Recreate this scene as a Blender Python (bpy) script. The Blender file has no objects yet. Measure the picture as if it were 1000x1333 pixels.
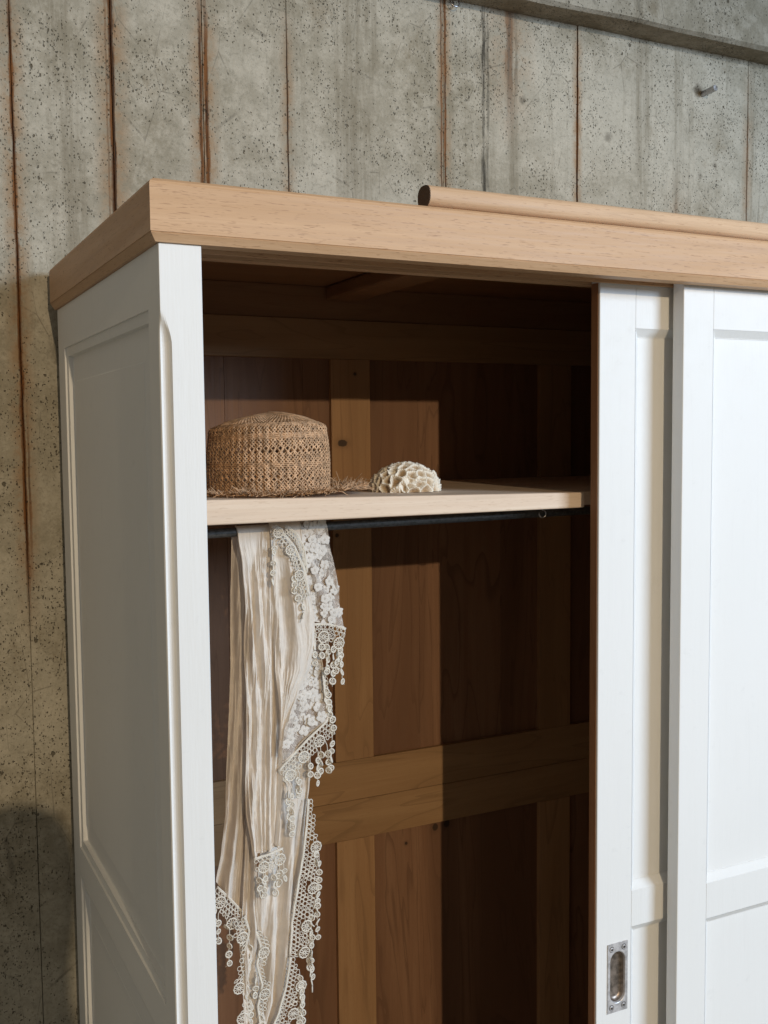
import bpy, bmesh, math, random
import numpy as np
from mathutils import Vector, Matrix, noise
random.seed(7); np.random.seed(7)
S = bpy.context.scene; COL = S.collection
R = math.radians

# ------------------------------------------------------------------ camera
CAM = np.array([-.2739, -1.0447, 1.754]); F = 1356.54
PITCH, ROLL, YAW = -.0719, .0096, -.4641
def rotm(rx, ry, rz):
    c, s = math.cos, math.sin
    return (np.array([[c(rz), -s(rz), 0], [s(rz), c(rz), 0], [0, 0, 1]])
            @ np.array([[1, 0, 0], [0, c(rx), -s(rx)], [0, s(rx), c(rx)]])
            @ np.array([[c(ry), 0, s(ry)], [0, 1, 0], [-s(ry), 0, c(ry)]]))
MR = rotm(PITCH, ROLL, YAW)
cd = bpy.data.cameras.new('camera'); cam = bpy.data.objects.new('camera', cd); COL.objects.link(cam)
m = Matrix.Identity(4)
for i in range(3):
    m[i][0] = MR[i, 0]; m[i][1] = MR[i, 2]; m[i][2] = -MR[i, 1]; m[i][3] = CAM[i]
cam.matrix_world = m
cd.sensor_fit = 'HORIZONTAL'; cd.sensor_width = 36; cd.lens = F / 1000 * 36
cd.clip_start = .02; cd.clip_end = 60
S.camera = cam
def at(px, py, Y):                       # photograph point -> place on the upright plane at depth Y
    d = MR @ np.array([(px - 500) / F, 1, -(py - 666.5) / F])
    t = (Y - CAM[1]) / d[1]
    return CAM + t * d

# ------------------------------------------------------------------ light
W = bpy.data.worlds.new('World'); S.world = W; W.use_nodes = True
W.node_tree.nodes['Background'].inputs[0].default_value = (1.0, .91, .76, 1)
W.node_tree.nodes['Background'].inputs[1].default_value = .21
def look(o, tgt):
    o.rotation_euler = (Vector(tgt) - o.location).to_track_quat('-Z', 'Y').to_euler()
# cool daylight from the window side, right and in front
l = bpy.data.lights.new('window_light', 'AREA'); l.shape = 'RECTANGLE'; l.size = 1.7; l.size_y = 1.2
l.energy = 226; l.color = (.62, .79, 1.0)
o = bpy.data.objects.new('window_light', l); COL.objects.link(o); o.location = (3.15, -3.75, 2.85); look(o, (.5, .1, 1.7))
# warm ceiling spot behind the photographer
l = bpy.data.lights.new('warm_spot', 'SPOT'); l.energy = 1020; l.color = (1.0, .79, .52)
l.shadow_soft_size = .045; l.spot_size = 2 * math.atan(1.6 / 8.7); l.spot_blend = .75
o = bpy.data.objects.new('warm_spot', l); COL.objects.link(o); o.location = (-.29, -8, 3.83); look(o, (.45, .6, 1.50))

V = S.view_settings
V.view_transform = 'Standard'; V.look = 'None'; V.exposure = 0; V.gamma = 1; V.use_curve_mapping = False
S.render.engine = 'CYCLES'
S.cycles.max_bounces = 5; S.cycles.use_adaptive_sampling = True; S.cycles.adaptive_threshold = .02; S.cycles.transparent_max_bounces = 16

# ------------------------------------------------------------------ materials
class N:
    def __init__(s, name):
        s.m = bpy.data.materials.new(name); s.m.use_nodes = True; s.t = s.m.node_tree
        s.b = s.t.nodes['Principled BSDF']; s.out = s.t.nodes['Material Output']
        s.tc = s.t.nodes.new('ShaderNodeTexCoord')
        s.oi = None
    def new(s, typ, **kw):
        n = s.t.nodes.new('ShaderNode' + typ)
        for k, v in kw.items(): setattr(n, k, v)
        return n
    def put(s, sock, v):
        if hasattr(v, 'is_output'): s.t.links.new(v, sock)
        elif isinstance(v, (tuple, list)): sock.default_value = tuple(v) + ((1,) if len(v) == 3 and len(sock.default_value) == 4 else ())
        else: sock.default_value = v
    def math(s, op, a, b=None, c=None, clamp=False):
        n = s.new('Math', operation=op); n.use_clamp = clamp
        s.put(n.inputs[0], a)
        if b is not None: s.put(n.inputs[1], b)
        if c is not None: s.put(n.inputs[2], c)
        return n.outputs[0]
    def co(s, scale=(1, 1, 1), rnd=0):
        mp = s.new('Mapping'); v = s.tc.outputs['Object']
        if rnd:
            if not s.oi: s.oi = s.new('ObjectInfo')
            cb = s.new('CombineXYZ')
            for k, f in enumerate((7.3, 11.7, 5.9)): s.put(cb.inputs[k], s.math('MULTIPLY', s.oi.outputs['Random'], f * rnd))
            ad = s.new('VectorMath', operation='ADD'); s.put(ad.inputs[0], v); s.put(ad.inputs[1], cb.outputs[0]); v = ad.outputs[0]
        s.put(mp.inputs['Vector'], v); mp.inputs['Scale'].default_value = scale
        return mp.outputs[0]
    def noise(s, co, scale, detail=4, rough=.55, dist=0, col=False):
        n = s.new('TexNoise'); s.put(n.inputs['Vector'], co); n.inputs['Scale'].default_value = scale
        n.inputs['Detail'].default_value = detail; n.inputs['Roughness'].default_value = rough; n.inputs['Distortion'].default_value = dist
        return n.outputs['Color' if col else 'Fac']
    def vor(s, co, scale, feature='F1', rand=1, out='Distance'):
        n = s.new('TexVoronoi', feature=feature); s.put(n.inputs['Vector'], co); n.inputs['Scale'].default_value = scale
        n.inputs['Randomness'].default_value = rand
        return n.outputs[out]
    def ramp(s, f, a, b, lo=0., hi=1., smooth=True):
        n = s.new('MapRange', interpolation_type='SMOOTHSTEP' if smooth else 'LINEAR')
        s.put(n.inputs[0], f); n.inputs[1].default_value = a; n.inputs[2].default_value = b
        n.inputs[3].default_value = lo; n.inputs[4].default_value = hi
        return n.outputs[0]
    def mix(s, f, a, b, blend='MIX'):
        n = s.new('Mix', data_type='RGBA', blend_type=blend)
        s.put(n.inputs[0], f); s.put(n.inputs[6], a); s.put(n.inputs[7], b)
        return n.outputs[2]
    def bump(s, h, strength=.3, dist=.001, prev=None):
        n = s.new('Bump'); s.put(n.inputs['Height'], h); n.inputs['Strength'].default_value = strength
        n.inputs['Distance'].default_value = dist
        if prev is not None: s.put(n.inputs['Normal'], prev)
        return n.outputs[0]
    def fin(s, col, rough=.6, normal=None, spec=.4, metal=0):
        s.put(s.b.inputs['Base Color'], col); s.put(s.b.inputs['Roughness'], rough)
        s.b.inputs['Specular IOR Level'].default_value = spec; s.put(s.b.inputs['Metallic'], metal)
        if normal is not None: s.put(s.b.inputs['Normal'], normal)
        return s.m

# rust lines left by the formwork joints: x, half width, lowest z, highest z, strength, kind (0 rust, 1 black crack)
DOW = at(914, 121, .625)
RUST = [(-.0516, .0036, 1.50, 2.46, 1.0, 0), (-.0450, .0022, 1.55, 1.80, .7, 0), (.0967, .0050, 1.95, 2.60, 1.0, 0),
        (.0990, .0016, 1.95, 2.60, .9, 1), (.0890, .0018, 2.0, 2.5, .45, 0),
        (.2385, .0036, 1.95, 2.48, .95, 0), (.2480, .0040, 1.95, 2.48, 1.0, 0), (.3881, .0026, 1.95, 2.46, .8, 0), (.3925, .0020, 1.9, 2.16, 1.0, 1),
        (.6850, .0022, 1.9, 2.62, .8, 0), (.6935, .0026, 1.9, 2.62, .95, 0), (.7753, .0040, 1.9, 2.60, .9, 1), (.7840, .0030, 1.9, 2.60, .5, 1),
        (.832, .010, 2.34, 2.66, .65, 0), (.846, .004, 2.36, 2.60, .5, 1), (.9867, .0022, 1.9, 2.55, .95, 0), (.9925, .0020, 1.9, 2.2, .8, 0), (1.235, .006, 1.9, 2.26, .45, 0),
        (-.199, .004, 1.4, 2.5, .8, 0), (-.347, .003, 1.6, 2.5, .7, 0), (1.43, .003, 1.8, 2.5, .6, 0)]
def mat_concrete(name, rust=True, tint=1.0):
    n = N(name); co = n.co()
    sp = n.new('SeparateXYZ'); n.put(sp.inputs[0], n.tc.outputs['Object'])
    x, z = sp.outputs[0], sp.outputs[2]
    big = n.noise(co, 3.2, 4, .62); mid = n.noise(co, 24, 8, .76); fine = n.noise(co, 190, 3, .7)
    c = n.mix(n.ramp(big, .36, .64), (.30, .275, .220), (.475, .455, .400))
    c = n.mix(n.ramp(mid, .40, .66, 0, .6), c, (.58, .55, .485))
    c = n.mix(n.ramp(fine, .48, .72, 0, .42), c, (.17, .16, .13))
    st = n.noise(n.co((15, 15, .8)), 1.0, 7, .72)            # run-off streaks, dark and pale
    c = n.mix(n.ramp(st, .52, .70, 0, .62), c, (.19, .165, .12))
    c = n.mix(n.ramp(st, .44, .30, 0, .40), c, (.54, .515, .46))
    bl = n.noise(n.co((1, 1, .6)), 11, 8, .78, .3)             # brown blotches
    c = n.mix(n.ramp(bl, .56, .68, 0, .42), c, (.21, .165, .105))
    if rust:
        wn = n.noise(n.co((120, 120, 12)), 1, 4, .75)
        xw = n.math('ADD', x, n.math('MULTIPLY_ADD', n.noise(n.co((0, 0, 14)), 1, 4, .7), .006, -.003))
        rag = n.ramp(wn, .25, .75, 1.6, .50)
        tot = None; blk = None; halo = None
        for (xi, w, z0, z1, s_, k) in RUST:
            w *= 1.3
            d = n.math('ABSOLUTE', n.math('SUBTRACT', xw, xi))
            zz = n.math('MULTIPLY', n.ramp(z, z0 - .08, z0 + .12), n.ramp(z, z1 + .05, z1 - .12))
            mk = n.math('MULTIPLY', n.ramp(n.math('MULTIPLY', d, rag), w, w * .25, 0, s_), zz)
            if k == 0:
                tot = mk if tot is None else n.math('MAXIMUM', tot, mk)
                hk = n.math('MULTIPLY', n.ramp(d, w * 5.5, w * .6, 0, s_ * .75), zz)
                halo = hk if halo is None else n.math('MAXIMUM', halo, hk)
            else:
                blk = mk if blk is None else n.math('MAXIMUM', blk, mk)
        c = n.mix(n.math('MULTIPLY', halo, n.ramp(mid, .35, .6)), c, (.30, .175, .082))
        rc = n.mix(n.ramp(wn, .35, .65), (.050, .020, .009), (.20, .085, .030))
        c = n.mix(tot, c, rc)
        c = n.mix(n.math('MULTIPLY', n.math('MULTIPLY', blk, n.ramp(wn, .32, .58)), .92), c, (.018, .016, .013))
        # dark smudge round the dowel, a few brown blots
        for (bx, bz, br, bs) in ((DOW[0] - .012, DOW[2] + .004, .016, .75), (1.06, 2.335, .010, .5), (1.34, 2.31, .008, .5), (1.30, 2.285, .007, .45), (.86, 2.38, .008, .5)):
            dx = n.math('SUBTRACT', x, bx); dz = n.math('SUBTRACT', z, bz)
            d = n.math('SQRT', n.math('ADD', n.math('MULTIPLY', dx, dx), n.math('MULTIPLY', dz, dz)))
            d = n.math('MULTIPLY', d, n.ramp(mid, .3, .7, .6, 1.6))
            c = n.mix(n.ramp(d, br * 1.4, br * .2, 0, bs), c, (.06, .045, .03))
    warp = n.new('VectorMath', operation='MULTIPLY_ADD'); n.put(warp.inputs[0], n.noise(co, 230, 2, .6, col=True)); warp.inputs[1].default_value = (.005, .005, .005); n.put(warp.inputs[2], n.co((1, 1, .75)))
    h = None; dn = n.ramp(n.noise(co, 9, 4, .65), .36, .66, .05, .55)
    for sc, r0, keep in ((52, .15, .60), (150, .22, .47), (330, .32, .40)):      # air pits of three sizes
        v = n.new('TexVoronoi', feature='F1'); v.inputs['Scale'].default_value = sc; n.put(v.inputs['Vector'], warp.outputs[0])
        sep = n.new('SeparateColor'); n.put(sep.inputs[0], v.outputs['Color'])
        sel = n.ramp(n.math('SUBTRACT', sep.outputs[0], n.math('ADD', dn, keep)), .0, .16)
        pit = n.math('MULTIPLY', n.ramp(n.math('SUBTRACT', v.outputs['Distance'], n.math('MULTIPLY', sel, r0)), .03, -.06), sel)
        h = pit if h is None else n.math('MAXIMUM', h, pit)
    c = n.mix(n.math('MULTIPLY', h, .80), c, (.075, .062, .042))
    sv = n.vor(n.co((1.6, 1, .8)), 7.5, 'DISTANCE_TO_EDGE')                      # hairline scratches
    sm = n.math('MULTIPLY', n.ramp(sv, .010, .002), n.ramp(bl, .47, .56))
    c = n.mix(n.math('MULTIPLY', sm, .42), c, (.10, .09, .075))
    if tint != 1: c = n.mix(1, c, (tint, tint * .96, tint * .885), 'MULTIPLY')
    hh = n.math('ADD', n.math('MULTIPLY', mid, .6), n.math('MULTIPLY_ADD', h, -1.2, n.math('MULTIPLY', fine, .25)))
    return n.fin(c, .9, n.bump(hh, .85, .003), .2)

def mat_wood(name, a, b, axis='X', flecks=.4, ring=1.0, knots=None, rough=.55, dark=(.10, .05, .02), rnd=1, contrast=1.0):
    n = N(name)
    def sc(l, t): return {'X': (l, t, t), 'Y': (t, l, t), 'Z': (t, t, l)}[axis]
    warp = n.noise(n.co(sc(1.2, 5), rnd), 1, 3, .5)
    g1 = n.noise(n.co(sc(1.6, 34), rnd), 1, 6, .62, .9)
    g2 = n.noise(n.co(sc(9, 420), rnd), 1, 4, .75)
    g3 = n.noise(n.co(sc(.9, 9), rnd), 1, 3, .5, 1.2)
    f = n.math('ADD', n.math('MULTIPLY', g1, .6 * ring), n.math('MULTIPLY', g2, .4))
    c = n.mix(n.ramp(f, .32, .70), a, b)
    c = n.mix(n.ramp(g3, .35, .7, 0, .5 * contrast), c, tuple(v * .72 for v in a))
    rg = n.math('FRACT', n.math('MULTIPLY', n.math('ADD', g3, n.math('MULTIPLY', warp, .5)), 9.0))
    c = n.mix(n.ramp(rg, .80, .98, 0, .33 * contrast), c, tuple(v * .60 for v in a))
    fl = n.noise(n.co(sc(75, 820), rnd), 1, 2, .5)
    c = n.mix(n.ramp(fl, .60, .70, 0, flecks), c, dark)
    if not n.oi: n.oi = n.new('ObjectInfo')
    if rnd:
        c = n.mix(n.ramp(n.oi.outputs['Random'], 0, 1, 0, .42, False), c, tuple(v * .62 for v in a))
    if knots:
        for (kx, kz, rx, rz) in knots:
            sp = n.new('SeparateXYZ'); n.put(sp.inputs[0], n.tc.outputs['Object'])
            wv = n.math('MULTIPLY', n.math('SUBTRACT', n.noise(n.co(), 90, 3), .5), .9)
            dx = n.math('DIVIDE', n.math('SUBTRACT', sp.outputs[0], kx), rx); dz = n.math('DIVIDE', n.math('SUBTRACT', sp.outputs[2], kz), rz)
            d = n.math('ADD', n.math('SQRT', n.math('ADD', n.math('MULTIPLY', dx, dx), n.math('MULTIPLY', dz, dz))), wv)
            c = n.mix(n.ramp(d, 2.6, .9, 0, .45), c, tuple(v * .5 for v in a))
            c = n.mix(n.ramp(d, 1.15, .75, 0, .9), c, (.035, .018, .009))
    nb = n.bump(f, .25, .0006); nb = n.bump(fl, .15, .0004, nb)
    return n.fin(c, n.ramp(g2, .3, .7, rough - .06, rough + .1), nb, .35)

def mat_paint(name, base=(.79, .785, .77)):
    n = N(name); co = n.co()
    br = n.noise(n.co((60, 60, 5)), 1, 4, .6); brx = n.noise(n.co((420, 420, 24), 1), 1, 3, .6)
    sm = n.noise(co, 2.3, 4, .55); sp = n.noise(co, 38, 4, .7)
    c = n.mix(n.ramp(sm, .35, .7, 0, .35), base, tuple(v * k for v, k in zip(base, (.93, .935, .93))))
    gr = n.noise(n.co((150, 150, 9), 1), 1, 4, .65)
    c = n.mix(n.ramp(gr, .52, .74, 0, .10), c, tuple(v * .78 for v in base))
    c = n.mix(n.ramp(sp, .60, .74, 0, .16), c, tuple(v * .72 for v in base))
    v = n.new('TexVoronoi'); n.put(v.inputs['Vector'], n.co((1, 1, .6))); v.inputs['Scale'].default_value = 21
    sep = n.new('SeparateColor'); n.put(sep.inputs[0], v.outputs['Color'])
    nick = n.math('MULTIPLY', n.ramp(v.outputs['Distance'], .035, .02), n.ramp(sep.outputs[1], .86, .90))
    c = n.mix(n.math('MULTIPLY', nick, .45), c, (.36, .33, .28))
    nb = n.bump(br, .32, .0012); nb = n.bump(brx, .30, .0005, nb); nb = n.bump(sp, .16, .0008, nb)
    return n.fin(c, n.ramp(sp, .3, .7, .50, .58), nb, .32)

def mat_simple(name, col, rough=.5, metal=0, var=.25, scale=60, bump=.15, spec=.4, dist=.0006):
    n = N(name); f = n.noise(n.co(), scale, 5, .65)
    c = n.mix(n.ramp(f, .3, .7), tuple(v * (1 - var) for v in col), tuple(min(1, v * (1 + var * .5)) for v in col))
    return n.fin(c, n.ramp(f, .3, .7, max(.05, rough - .1), min(1, rough + .12)), n.bump(f, bump, dist), spec, metal)

M = {}
M['wall'] = mat_concrete('concrete_wall', True, .90); M['beam'] = mat_concrete('concrete_beam', False, .72)
M['floor'] = mat_concrete('concrete_floor', False, .8)
M['beech_x'] = mat_wood('beech_along', (.51, .305, .160), (.65, .425, .255), 'X', .6, rnd=0, dark=(.30, .155, .08), contrast=.25)
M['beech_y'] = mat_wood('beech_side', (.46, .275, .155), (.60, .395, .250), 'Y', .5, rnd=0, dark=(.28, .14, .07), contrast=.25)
M['rod_wood'] = mat_wood('beech_rod', (.52, .33, .19), (.68, .47, .30), 'X', .45, rnd=0, dark=(.32, .17, .09), contrast=.5)
M['end_grain'] = mat_simple('shaded_end_grain', (.10, .06, .038), .8)  # shade on the rail's end face, put into its dark brown colour
kx = lambda x, y: at(x, y, .56)
K = [(kx(446, 577)[0], kx(446, 577)[2], .0085, .006), (kx(439, 697)[0], kx(439, 697)[2], .004, .004), (kx(462, 487)[0], kx(462, 487)[2], .003, .003)]
K2 = [(kx(570, 1079)[0], kx(570, 1079)[2], .006, .007), (kx(585, 1074)[0], kx(585, 1074)[2], .007, .007), (kx(532, 1100)[0], kx(532, 1100)[2], .003, .003)]
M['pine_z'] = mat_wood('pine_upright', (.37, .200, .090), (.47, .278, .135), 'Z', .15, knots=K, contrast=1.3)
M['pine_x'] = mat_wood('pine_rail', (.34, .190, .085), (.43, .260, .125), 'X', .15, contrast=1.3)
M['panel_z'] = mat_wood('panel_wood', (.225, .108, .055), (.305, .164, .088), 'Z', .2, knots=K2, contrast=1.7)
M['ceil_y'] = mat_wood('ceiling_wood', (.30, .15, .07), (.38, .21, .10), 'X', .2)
M['shelf'] = mat_wood('shelf_wood', (.68, .51, .37), (.80, .65, .51), 'X', .3, rnd=0, dark=(.42, .27, .16), contrast=.45)
M['edge'] = mat_wood('bare_door_edge', (.28, .13, .06), (.36, .19, .10), 'Z', .3, rnd=0)
M['paint'] = mat_paint('cream_paint')
M['iron'] = mat_simple('dark_iron', (.10, .10, .10), .48, .4, .5, 200)
M['steel'] = mat_simple('worn_steel', (.46, .45, .46), .34, 1, .35, 120)
M['brass'] = mat_simple('worn_nickel_plate', (.56, .54, .54), .42, .35, .3, 90)
M['slot'] = mat_simple('screw_slot', (.03, .028, .025), .6)

# ------------------------------------------------------------------ mesh helpers
def link(name, verts, faces, mat, parent=None, smooth=False, edges=()):
    me = bpy.data.meshes.new(name)
    if parent is not None:
        off = Vector(parent.location) + (Vector(parent.parent.location) if parent.parent else Vector((0, 0, 0)))
        verts = [(v[0] - off.x, v[1] - off.y, v[2] - off.z) for v in verts]
    me.from_pydata([tuple(map(float, v)) for v in verts], edges, faces); me.update()
    if smooth: me.polygons.foreach_set('use_smooth', [True] * len(me.polygons))
    if mat: me.materials.append(mat)
    ob = bpy.data.objects.new(name, me); COL.objects.link(ob)
    if parent is not None: ob.parent = parent
    return ob
def from_bm(name, bm, mat, parent=None, smooth=False):
    bm.normal_update()
    vs = [tuple(v.co) for v in bm.verts]
    bm.verts.index_update()
    fs = [[v.index for v in f.verts] for f in bm.faces]
    bm.free()
    return link(name, vs, fs, mat, parent, smooth)
def bmbox(bm, x0, x1, y0, y1, z0, z1, bev=.0008, seg=2):
    r = bmesh.ops.create_cube(bm, size=1)
    for v in r['verts']:
        v.co = ((x0 + x1) / 2 + v.co.x * (x1 - x0), (y0 + y1) / 2 + v.co.y * (y1 - y0), (z0 + z1) / 2 + v.co.z * (z1 - z0))
    if bev:
        es = list({e for v in r['verts'] for e in v.link_edges})
        bmesh.ops.bevel(bm, geom=es, offset=bev, segments=seg, affect='EDGES', profile=.5)
def box(name, x0, x1, y0, y1, z0, z1, mat, parent=None, bev=.0008):
    bm = bmesh.new(); bmbox(bm, x0, x1, y0, y1, z0, z1, bev)
    return from_bm(name, bm, mat, parent)
def empty(name, loc):
    e = bpy.data.objects.new(name, None); COL.objects.link(e); e.location = loc; e.empty_display_size = .05
    return e
def tag(o, label, cat, group=None):
    o['label'] = label; o['category'] = cat
    if group: o['group'] = group
    return o
class MB:                                  # collects tubes and sheets as one mesh
    def __init__(s): s.v = []; s.f = []
    def tube(s, pts, r, n=5, closed=False, flat=1.0, up=None, caps=True):
        P = [Vector(p) for p in pts]; k = len(P); base = len(s.v)
        for i, p in enumerate(P):
            a = P[(i - 1) % k] if (closed or i) else P[0]; b = P[(i + 1) % k] if (closed or i < k - 1) else P[-1]
            t = (b - a).normalized() if (b - a).length > 1e-9 else Vector((0, 0, 1))
            u = Vector(up[i] if isinstance(up, list) else (up or (0, -1, 0)))
            if abs(u.dot(t)) > .95: u = Vector((1, .2, .3))
            w = t.cross(u).normalized(); u = w.cross(t).normalized()
            rr = r[i] if isinstance(r, (list, tuple)) else r
            for q in range(n):
                an = 2 * math.pi * q / n
                s.v.append(tuple(p + w * (rr * math.cos(an)) + u * (rr * flat * math.sin(an))))
        for i in range(k if closed else k - 1):
            j = (i + 1) % k
            for q in range(n):
                s.f.append((base + i * n + q, base + i * n + (q + 1) % n, base + j * n + (q + 1) % n, base + j * n + q))
        if not closed and caps:
            s.f.append(tuple(base + q for q in range(n))[::-1]); s.f.append(tuple(base + (k - 1) * n + q for q in range(n)))
    def grid(s, rows):
        base = len(s.v); nr = len(rows); nc = len(rows[0])
        for r in rows: s.v.extend(tuple(p) for p in r)
        for i in range(nr - 1):
            for j in range(nc - 1):
                a = base + i * nc + j; s.f.append((a, a + 1, a + nc + 1, a + nc))
    def poly(s, pts):
        b = len(s.v); s.v.extend(tuple(p) for p in pts); s.f.append(tuple(range(b, b + len(pts))))
    def build(s, name, mat, parent=None, smooth=True): return link(name, s.v, s.f, mat, parent, smooth)
def prism_x(prof, xs):                     # prof: list of (y, z); xs(y,z)->(x0, x1)
    v = []; f = []; k = len(prof)
    for (y, z) in prof: v.append((xs(y, z)[0], y, z))
    for (y, z) in prof: v.append((xs(y, z)[1], y, z))
    for i in range(k): j = (i + 1) % k; f.append((i, j, k + j, k + i))
    f.append(tuple(range(k))[::-1]); f.append(tuple(range(k, 2 * k)))
    return v, f
def ring_panel(u0, u1, w0, w1, prof, place, fill=True):   # stepped, mitred rings; prof: (inset, depth)
    v = []; f = []
    for (i, d) in prof:
        for (u, w) in ((u0 + i, w0 + i), (u1 - i, w0 + i), (u1 - i, w1 - i), (u0 + i, w1 - i)): v.append(place(u, w, d))
    for r in range(len(prof) - 1):
        for q in range(4):
            a = r * 4 + q; b = r * 4 + (q + 1) % 4; f.append((a, b, b + 4, a + 4))
    if fill: k = (len(prof) - 1) * 4; f.append((k, k + 1, k + 2, k + 3))
    return v, f

# ------------------------------------------------------------------ the setting
WY = .625
fl = link('floor', [(-2.5, -2.5, 0), (3.2, -2.5, 0), (3.2, WY, 0), (-2.5, WY, 0)], [(0, 1, 2, 3)], M['floor']); fl['kind'] = 'structure'
wall = box('wall', -2.5, 3.2, WY + .004, WY + .16, 0, 3.1, M['wall'], None, 0); wall['kind'] = 'structure'
edges = [-2.5, -1.8, -1.38, -1.09, -.79, -.64, -.494, -.347, -.199, -.0516, .0967, .2426, .3881, .6894, .9867, 1.43, 1.60, 1.88, 2.2, 2.6, 3.2]
for i in range(len(edges) - 1):
    d = random.uniform(-.0012, .0012)
    box('concrete_panel', edges[i] + .0006, edges[i + 1] - .0006, WY + d, WY + .006, .002, 2.60, M['wall'], wall, .0006)
# ledge beam along the top of the wall, rough arris
bm = bmesh.new(); nx = 180
prof = [(WY + .02, 2.536), (.600, 2.5355), (.566, 2.535), (.5585, 2.541), (.5570, 2.56), (.556, 2.75), (.556, 3.1), (WY + .02, 3.1)]
rows = []
for i in range(nx + 1):
    x = -2.5 + 5.7 * i / nx; r = []
    for j, (y, z) in enumerate(prof):
        a = .0028 if 1 <= j <= 4 else 0
        r.append(bm.verts.new((x, y + a * noise.noise((x * 9, j * 3.1, 0)), z + a * noise.noise((x * 7, j * 1.7, 5)))))
    rows.append(r)
for i in range(nx):
    for j in range(len(prof) - 1): bm.faces.new((rows[i][j], rows[i][j + 1], rows[i + 1][j + 1], rows[i + 1][j]))
ob = from_bm('concrete_beam', bm, M['beam']); ob['kind'] = 'structure'

# ------------------------------------------------------------------ wardrobe
WD = empty('wardrobe', (0, 0, 0))
tag(WD, 'tall cream painted wardrobe with beech top and sliding doors, its left half open', 'wardrobe')
X1 = .0441; WW = 1.42; ZT = 1.9497
# --- beech header, front and returns, mitred at the corner
pf = [(-.004, 1.9500), (-.0096, 1.9580), (-.0090, 1.9586), (-.0102, 1.9593), (-.0102, 2.0055), (-.0092, 2.0085), (-.0050, 2.0115), (.0, 2.0124), (.088, 2.0124),
      (.088, 1.9500), (.0705, 1.9500), (.0705, 1.966), (.0475, 1.966), (.0475, 1.9500), (.0435, 1.9500), (.0435, 1.966), (.0175, 1.966), (.0175, 1.9500)]
v, f = prism_x(pf, lambda y, z: (y if y < 0 else .0315, WW - y if y < 0 else WW - .0315))
ob = link('header_board', v, f, M['beech_x'], WD)
for side in (0, 1):
    ps = [(-.004, 1.9500), (-.0096, 1.9580), (-.0090, 1.9586), (-.0102, 1.9593), (-.0102, 2.0055), (-.0092, 2.0085), (-.0050, 2.0115), (.0, 2.0120), (.031, 2.0120), (.031, 1.9503)]
    v = []; k = len(ps)
    for ye in (0, 1):
        for (o_, z) in ps:
            y = (o_ if o_ < 0 else .0006) if ye == 0 else .598
            v.append((o_ if side == 0 else WW - o_, y, z))
    f = [(i, (i + 1) % k, k + (i + 1) % k, k + i) for i in range(k)] + [tuple(range(k)), tuple(range(k, 2 * k))]
    link('header_return', v, f, M['beech_y'], WD)
# --- corner posts with a stopped moulded corner
def corner_post(mirror):
    cs = [(0, .0), (.0003, .0), (.0006, .0), (.001, .0), (.0014, .0), (.002, .0), (.0026, .0), (.003, .0), (.0034, .0)]      # square
    cm = [(0, .0075), (.0010, .0062), (.0018, .0066), (.0034, .0072), (.0056, .0070), (.0078, .0058), (.0096, .0040), (.0106, .0018), (.0114, .0)]
    cs = [(0, .004), (0, .003), (0, .002), (0, .001), (0, .0004), (.0004, 0), (.001, 0), (.002, 0), (.004, 0)]
    rest = [(X1 - .0008, 0), (X1, .0008), (X1, .0468), (0, .0468)]
    zs = [.06, .4, .8, 1.2, 1.5, 1.75, 1.82, 1.845, 1.852, 1.857, 1.861, 1.865, 1.869, 1.873, 1.877, 1.880, 1.883, 1.886, 1.9, ZT]
    v = []; f = []; k = len(cs) + len(rest)
    for z in zs:
        t = min(1, max(0, (1.884 - z) / (1.884 - 1.848))); t = t * t * (3 - 2 * t); t = t ** .85
        for a, b in zip(cs, cm): v.append((a[0] * (1 - t) + b[0] * t, a[1] * (1 - t) + b[1] * t, z))
        for r in rest: v.append((r[0], r[1], z))
    if mirror: v = [(WW - x, y, z) for x, y, z in v]
    for i in range(len(zs) - 1):
        for j in range(k):
            q = (i * k + j, i * k + (j + 1) % k, (i + 1) * k + (j + 1) % k, (i + 1) * k + j)
            f.append(q if not mirror else q[::-1])
    f.append(tuple(range(k))[::-1]); f.append(tuple(range((len(zs) - 1) * k, len(zs) * k)))
    link('corner_post', v, f, M['paint'], WD)
corner_post(False); corner_post(True)
# --- sides: rails, back stile and two fielded panels each
SP = [(0, 0), (.0003, .0026), (.0125, .0030), (.0135, .0092), (.0150, .0098), (.050, .0072), (.0510, .0066)]
for side in (0, 1):
    fx = (lambda d: d) if side == 0 else (lambda d: WW - d)
    def sbox(name, y0, y1, z0, z1, par=WD):
        a, b = sorted((fx(0), fx(.024))); return box(name, a, b, y0, y1, z0, z1, M['paint'], par, .0004)
    sbox('side_stile', .5476, .5985, .06, ZT)
    tr = sbox('side_rail', .0470, .5474, 1.8887, ZT); sbox('side_rail', .0470, .5474, 1.0885, 1.1358); sbox('side_rail', .0470, .5474, .06, .20)
    for (z0, z1) in ((1.1358, 1.8887), (.20, 1.0885)):
        v, f = ring_panel(.0469, .5475, z0, z1, SP, lambda u, w, d: (fx(d), u, w))
        link('side_panel', v, f, M['paint'], WD)
    a, b = sorted((fx(.0245), fx(.030))); box('side_lining', a, b, .048, .585, .1, 1.9495, M['panel_z'], WD, 0)
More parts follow.
